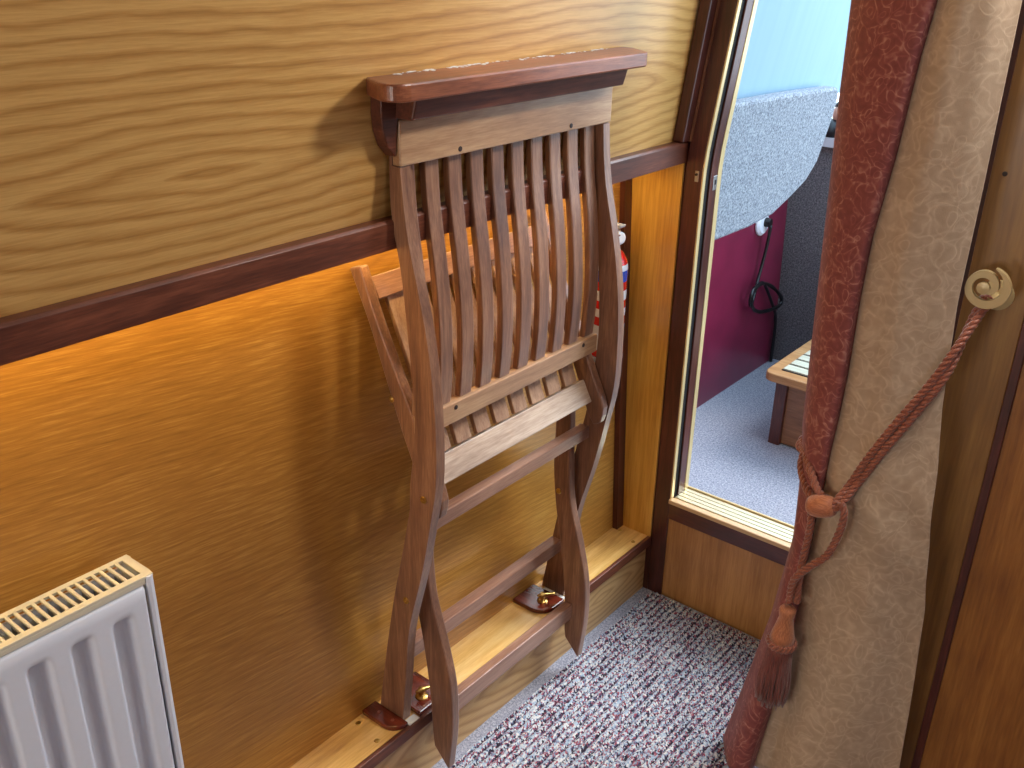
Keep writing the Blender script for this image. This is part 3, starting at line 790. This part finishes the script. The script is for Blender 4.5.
# (z, x) of the leading edge, crease, right edge; (z, y) for each
LX = [(0.0, 0.391), (0.08, 0.400), (0.24, 0.420), (0.38, 0.427), (0.50, 0.415), (0.55, 0.408), (0.70, 0.402), (0.88, 0.395), (1.0, 0.390), (1.12, 0.387), (1.56, 0.372)]
CX = [(0.0, 0.452), (0.15, 0.462), (0.265, 0.464), (0.37, 0.463), (0.475, 0.467), (0.57, 0.468), (0.66, 0.470), (0.77, 0.469), (0.85, 0.471), (0.95, 0.482), (1.06, 0.489), (1.12, 0.496), (1.56, 0.53)]
RX = [(0.0, 0.650), (0.055, 0.647), (0.2, 0.639), (0.356, 0.628), (0.57, 0.604), (0.65, 0.592), (0.785, 0.583), (0.93, 0.583), (1.1, 0.581), (1.56, 0.575)]
def csurf(u, z):
    """u in 0..2: 0..1 rose leading band, 1..2 beige"""
    xl, xc, xr = lerp_tab(LX, z), lerp_tab(CX, z), lerp_tab(RX, z)
    tie = math.exp(-((z - 0.48) / 0.10) ** 2)
    low = max(0.0, min(1.0, (0.50 - z) / 0.5))
    if u <= 1:
        x = xl + (xc - xl) * u
        x = min(xc, xl + (xc - xl) * u / 0.93)
        y = -0.198 - 0.045 * math.sin(PI / 2 * min(1, u / 0.93)) + 0.003 * math.sin(u * 7 + z * 3) * (1 - u)
        if u > 0.93: y += 0.025 * (u - 0.93) / 0.07
        y += 0.012 * (1 - u) ** 4
    else:
        t = u - 1
        x = xc + (xr - xc) * t
        e_ = min(1.0, t / 0.14); edge = e_ * e_ * (3 - 2 * e_)
        y = -0.218 - 0.046 * (1 - math.exp(-t / 0.16)) + 0.044 * t
        y += (0.004 + 0.012 * low) * math.sin(t * 2 * PI * 1.1 + 0.2 + 1.2 * low) * edge
        y += 0.0012 * math.sin(t * 2 * PI * 2.4 + z * 5.0) * edge
    y -= 0.088 * low ** 1.3 * math.exp(-max(0, u - 0.8) * 1.0)
    y -= 0.012 * tie * (1 if u > 1 else u)
    d_ = math.exp(-((z - 0.45) / 0.14) ** 2)
    y += 0.0020 * math.sin(z * 60 + u * 9) * d_ * min(1, u * 2)
    return Vector((x, min(y, -0.166), z))

def fabric(name, c1, c2, c3, scale, shine=0.3):
    m, t, b = mat_new(name, 0.6, 0.3)
    b.inputs['Sheen Weight'].default_value = shine
    uv = N(t, 'ShaderNodeUVMap').outputs[0]
    w1 = N(t, 'ShaderNodeTexNoise'); w1.inputs['Scale'].default_value = scale * 0.7; w1.inputs['Detail'].default_value = 1
    t.links.new(uv, w1.inputs['Vector'])
    off = N(t, 'ShaderNodeVectorMath', operation='SCALE'); t.links.new(w1.outputs['Color'], off.inputs[0]); off.inputs['Scale'].default_value = 1.9 / scale
    ad = N(t, 'ShaderNodeVectorMath', operation='ADD'); t.links.new(uv, ad.inputs[0]); t.links.new(off.outputs[0], ad.inputs[1])
    # scrolls: contour lines of warped voronoi distances
    vo = N(t, 'ShaderNodeTexVoronoi', feature='F1'); vo.inputs['Scale'].default_value = scale
    t.links.new(ad.outputs[0], vo.inputs['Vector'])
    ang = math_(t, 'MULTIPLY', vo.outputs['Distance'], 17.0)
    s = math_(t, 'SINE', math_(t, 'ADD', ang, math_(t, 'MULTIPLY', noise(t, uv, scale * 1.1, 1), 6.0)))
    line = math_(t, 'POWER', math_(t, 'MAXIMUM', s, 0.0), 3.0)
    msk = noise(t, uv, scale * 2.2, 3)
    vo2 = N(t, 'ShaderNodeTexVoronoi', feature='DISTANCE_TO_EDGE'); vo2.inputs['Scale'].default_value = scale * 0.8
    t.links.new(ad.outputs[0], vo2.inputs['Vector'])
    vein = math_(t, 'SUBTRACT', 1.0, math_(t, 'MINIMUM', math_(t, 'MULTIPLY', vo2.outputs['Distance'], 9.0), 1.0))
    f = math_(t, 'ADD', math_(t, 'MULTIPLY', line, 0.24), math_(t, 'MULTIPLY', msk, 0.62))
    f = math_(t, 'ADD', f, math_(t, 'MULTIPLY', math_(t, 'POWER', vein, 1.3), 0.26))
    col = ramp(t, f, [(0.18, c1), (0.48, c2), (0.95, c3)])
    t.links.new(col, b.inputs['Base Color'])
    wv = noise(t, mapping(t, uv, (900, 500, 1)), 1.0, 1)
    bump(t, b, math_(t, 'ADD', math_(t, 'MULTIPLY', f, 0.6), math_(t, 'MULTIPLY', wv, 0.3)), 0.35, 0.0012)
    return m
ROSE = fabric('rose_damask', srgb(122, 62, 62), srgb(144, 78, 74), srgb(196, 142, 128), 46, 0.1)
BEIGE = fabric('beige_damask', srgb(172, 148, 122), srgb(186, 162, 136), srgb(206, 184, 156), 40)

def curtain():
    zs = np.linspace(ZC0, ZC1, 150)
    def sheet(u0, u1, nu, mat, name, parent, off=0.0):
        us = np.linspace(u0, u1, nu)
        v = []; f = []; uvs = []
        for z in zs:
            acc = 0; prev = None
            for u in us:
                p = csurf(u, z)
                if prev is not None: acc += (p - prev).length
                prev = p
                v.append(p); uvs.append((acc, z))
        for i in range(len(zs) - 1):
            for j in range(nu - 1):
                f.append((i*nu+j, i*nu+j+1, (i+1)*nu+j+1, (i+1)*nu+j))
        me = bpy.data.meshes.new(name); me.from_pydata([tuple(p) for p in v], [], f)
        l = me.uv_layers.new(name='UVMap')
        for lp in me.loops: l.data[lp.index].uv = uvs[lp.vertex_index]
        for p in me.polygons: p.use_smooth = True
        me.materials.append(mat)
        o = bpy.data.objects.new(name, me); link(o, parent)
        s = o.modifiers.new('solid', 'SOLIDIFY'); s.thickness = 0.0025; s.offset = 1
        return o
    e = empty('curtain', (0.50, -0.22, ZC0), 'floor-length beige damask curtain with rose leading band, tied back at the doorway', 'curtain')
    a = sheet(0, 1, 40, ROSE, 'leading_band', e); a['label'] = 'rose red damask band along the leading edge'
    b = sheet(1, 2, 90, BEIGE, 'main_drop', e); b['label'] = 'beige damask body of the curtain'
    # rolled leading edge
    g = G().tube([csurf(0.0, z) + Vector((0.0005, 0.001, 0)) for z in zs], 0.0028, 8)
    g.go('hem_edge', plain('rose_edge', srgb(140, 72, 66), 0.7), e, smooth=True)
curtain()

# ------------------------------------------------------------------ tieback: hook, rope, toggle, tassel
CORD = [None]
def cord_mat():
    m, t, b = mat_new('rust_silk_cord', 0.42, 0.5)
    b.inputs['Sheen Weight'].default_value = 0.4
    v = N(t, 'ShaderNodeTexCoord').outputs['Object']
    f = noise(t, v, 900, 2)
    t.links.new(ramp(t, f, [(0.35, srgb(112, 54, 36)), (0.65, srgb(172, 98, 68))]), b.inputs['Base Color'])
    bump(t, b, f, 0.3, 0.0005)
    return m
CORD = cord_mat()
def thread_mat(name, a, c, vscale):
    m, t, b = mat_new(name, 0.45, 0.5)
    b.inputs['Sheen Weight'].default_value = 0.4
    v = N(t, 'ShaderNodeTexCoord').outputs['Object']
    f = noise(t, mapping(t, v, vscale), 1.0, 3)
    t.links.new(ramp(t, f, [(0.35, a), (0.65, c)]), b.inputs['Base Color'])
    bump(t, b, f, 0.6, 0.0008)
    return m
THREAD = thread_mat('tan_thread', srgb(160, 92, 54), srgb(200, 128, 84), (900, 900, 30))
FRINGE = thread_mat('dark_rust_fringe', srgb(96, 42, 32), srgb(140, 70, 56), (900, 900, 20))

def rope(pts, R=0.0052, pitch=0.025, parent=None, name='cord', strands=3):
    P = spline(pts, max(20, int(sum((Vector(pts[i+1]) - Vector(pts[i])).length for i in range(len(pts)-1)) / 0.0016)))
    P = [Vector(p) for p in P]
    g = G(); Nn = None; L = 0; fr = []
    for i, p in enumerate(P):
        T_ = (P[min(i+1, len(P)-1)] - P[max(i-1, 0)]).normalized()
        Nn = T_.orthogonal().normalized() if Nn is None else (Nn - T_ * Nn.dot(T_)).normalized()
        if i: L += (p - P[i-1]).length
        fr.append((p, Nn.copy(), T_.cross(Nn), L))
    for k in range(strands):
        q = []
        for p, n_, b_, L_ in fr:
            a = 2 * PI * (L_ / pitch + k / strands)
            q.append(p + (n_ * math.cos(a) + b_ * math.sin(a)) * R * 0.52)
        g.tube(q, R * 0.56, 7)
    return g.go(name, CORD, parent, smooth=True)

def tieback():
    HX, HZ, HY = 0.606, 0.807, -0.203
    hk = empty('tieback_hook', (HX, -0.161, HZ), 'cream spiral curtain hook on the brown batten', 'hook')
    hm = plain('cream_brass_hook', srgb(196, 172, 122), 0.35, 0.5, 0.2, 0.15)
    n = 90; v = []; f = []
    ang_ = [-90, -40, 0, 90, 180, 270, 360, 400, 432]
    rad_t = [0.0025, 0.0075, 0.0115, 0.0160, 0.0175, 0.0205, 0.0248, 0.0258, 0.0262]
    wid_t = [0.0030, 0.0035, 0.0040, 0.0044, 0.0038, 0.0052, 0.0048, 0.0026, 0.0006]
    for i in range(n):
        dg = -90 + 522 * i / (n - 1)
        a = math.radians(dg)
        r = float(np.interp(dg, ang_, rad_t)); w2 = float(np.interp(dg, ang_, wid_t))
        for rr_, yy in ((r - w2, HY), (r + w2, HY), (r + w2, HY + 0.007), (r - w2, HY + 0.007)):
            rr_ = max(rr_, 0.0001)
            v.append((HX + rr_ * math.cos(a), yy, HZ + rr_ * math.sin(a)))
    for i in range(n - 1):
        for k in range(4):
            f.append((i*4+k, i*4+(k+1) % 4, (i+1)*4+(k+1) % 4, (i+1)*4+k))
    f += [(0, 1, 2, 3), (n*4-1, n*4-2, n*4-3, n*4-4)]
    G().add(v, f).go('scroll', hm, hk, bevel=0.0010)
    G().lathe([(0.001, -0.004), (0.0072, -0.004), (0.0078, 0.000), (0.0072, 0.002), (0.001, 0.0026)], (HX - 0.001, HY + 0.001, HZ - 0.001), (0, -1, 0), 24).go('boss', hm, hk)
    G().tube(spline([(HX + 0.006, HY + 0.006, HZ - 0.018), (HX + 0.008, HY + 0.022, HZ - 0.020), (HX + 0.008, -0.1625, HZ - 0.018)], 12), 0.005, 12).go('stem', hm, hk, smooth=True)
    G().lathe([(0.001, 0), (0.019, 0), (0.019, 0.003), (0.012, 0.006), (0.001, 0.006)], (HX + 0.008, -0.1605, HZ - 0.018), (0, -1, 0), 26).go('back_plate', hm, hk)

    e = empty('tassel_tieback', (0.49, -0.27, 0.49), 'rust coloured twisted cord tieback with tassel looped round the curtain', 'tieback')
    def surf_y(x, z):
        xl, xc, xr = lerp_tab(LX, z), lerp_tab(CX, z), lerp_tab(RX, z)
        u = (x - xl) / (xc - xl) if x < xc else 1 + (x - xc) / (xr - xc)
        return csurf(max(0, min(2, u)), z).y
    def lay(P, off=0.0085):
        return [(x, min(surf_y(x, z), surf_y(x - 0.012, z), surf_y(x + 0.012, z)) - off, z) for x, z in P]
    c1 = [(0.612, -0.190, 0.786), (0.607, -0.196, 0.772)] + lay([(0.595, 0.730), (0.577, 0.682), (0.551, 0.626), (0.525, 0.565), (0.510, 0.523)]) + [(0.500, -0.283, 0.499), (0.485, -0.284, 0.493)]
    c2 = [(0.604, -0.188, 0.782), (0.599, -0.196, 0.760)] + lay([(0.5925, 0.700), (0.5715, 0.647), (0.5445, 0.587), (0.521, 0.531)], 0.0085) + [(0.506, -0.281, 0.496), (0.488, -0.278, 0.487)]
    rope(c1, parent=e); rope(c2, parent=e)
    rope([(0.604, -0.188, 0.782), (0.606, -0.192, 0.7905), (0.612, -0.193, 0.7905), (0.612, -0.190, 0.786)], parent=e)
    for k_, P in enumerate(([(0.4761, -0.2720, 0.4934), (0.4591, -0.2620, 0.4916), (0.4395, -0.2400, 0.4982), (0.4270, -0.2220, 0.5083), (0.4234, -0.2080, 0.5206)], [(0.4821, -0.2760, 0.5023), (0.4718, -0.2700, 0.5064), (0.4577, -0.2580, 0.5177), (0.4436, -0.2420, 0.5260), (0.4311, -0.2220, 0.5306)])):
        pts = P + [(0.4095 + .004 * k_, -0.192, 0.518 + .006 * k_), (0.4115 + .004 * k_, -0.178, 0.530 + .006 * k_), (0.44, -0.163 + .004 * k_, 0.56 + .010 * k_), (0.50, -0.156, 0.64 + .010 * k_), (0.552, -0.1575, 0.73 + .006 * k_)]
        rope(pts, parent=e)
    ax = Vector((0.95, 0.0, 0.30)).normalized()
    G().lathe([(0.002, 0.0), (0.0105, 0.0), (0.0140, 0.005), (0.0158, 0.013), (0.0158, 0.023), (0.0140, 0.032), (0.0105, 0.037), (0.002, 0.037)], (0.4675, -0.280, 0.4840), ax, 30).go('toggle', thread_mat('toggle_thread', srgb(160, 88, 52), srgb(196, 122, 80), (30, 900, 900)), e, smooth=True)['label'] = 'barrel shaped thread-wound toggle'
    def hang(P, o=0.007): return lay(P, o)
    tx, ty, tz = 0.4675, -0.292, 0.314
    rope([(0.4708, -0.2780, 0.4798), (0.4733, -0.2760, 0.4575), (0.4716, -0.2720, 0.4287), (0.4698, -0.2720, 0.3914), (0.4711, -0.2780, 0.3613), (0.4758, -0.2840, 0.3274)], parent=e)
    rope([(0.5104, -0.2820, 0.5055), (0.5169, -0.2820, 0.4911), (0.5144, -0.2800, 0.4593), (0.5046, -0.2820, 0.4206), (0.4852, -0.2880, 0.3952), (0.4690, -0.2920, 0.3680), (0.4646, -0.2850, 0.3241)], parent=e)
    td = Vector((-0.03, 0.0, -1)).normalized()
    tas = empty('tassel', (tx, ty, tz), '', ''); del tas['label']; del tas['category']
    tas.parent = e; tas.matrix_parent_inverse = e.matrix_basis.inverted()
    G().lathe([(0.002, 0.0), (0.0095, 0.0), (0.0120, 0.004), (0.0112, 0.012), (0.0100, 0.018), (0.0130, 0.032), (0.0165, 0.048), (0.0180, 0.058), (0.002, 0.060)], (tx, ty, tz + 0.006), td, 34).go('head', THREAD, tas, smooth=True)
    ring = Vector((tx, ty, tz)) + td * 0.056
    g = G(); u = td.orthogonal().normalized(); v_ = td.cross(u)
    for ph in (0, PI):
        pts = []
        for k in range(97):
            a = 2 * PI * k / 96; b_ = a * 9 + ph
            rr_ = 0.0185 + 0.0018 * math.cos(b_)
            pts.append(ring + (u * math.cos(a) + v_ * math.sin(a)) * rr_ + td * 0.0036 * math.sin(b_))
        g.tube(pts, 0.0026, 7)
    g.go('braid', CORD, tas, smooth=True)
    g = G(); rng = random.Random(11)
    for k in range(150):
        a = 2 * PI * k / 150 + rng.random() * .03; rad_ = 0.0170 if k % 3 else 0.012
        d0 = u * math.cos(a) + v_ * math.sin(a)
        tp = ring + d0 * (rad_ - 0.001)
        ln = 0.098 + rng.random() * 0.012
        sp_ = rad_ + 0.004 + rng.random() * 0.0025
        tw = v_ * math.cos(a) - u * math.sin(a)
        pts = [tp, ring + td * ln * .35 + d0 * (rad_ + 0.002) + tw * rng.uniform(-.001, .001), ring + td * ln * .7 + d0 * sp_ + tw * rng.uniform(-.0015, .0015), ring + td * ln + d0 * (sp_ - 0.001) + tw * rng.uniform(-.003, .003)]
        g.tube(spline(pts, 8), 0.00105, 5)
    g.go('fringe', FRINGE, tas, smooth=True)['kind'] = 'stuff'
    G().lathe([(0.002, 0.0), (0.0155, 0.0), (0.018, 0.03), (0.0190, 0.092), (0.002, 0.093)], tuple(ring), td, 30).go('fringe_core', FRINGE, tas, smooth=True)
tieback()
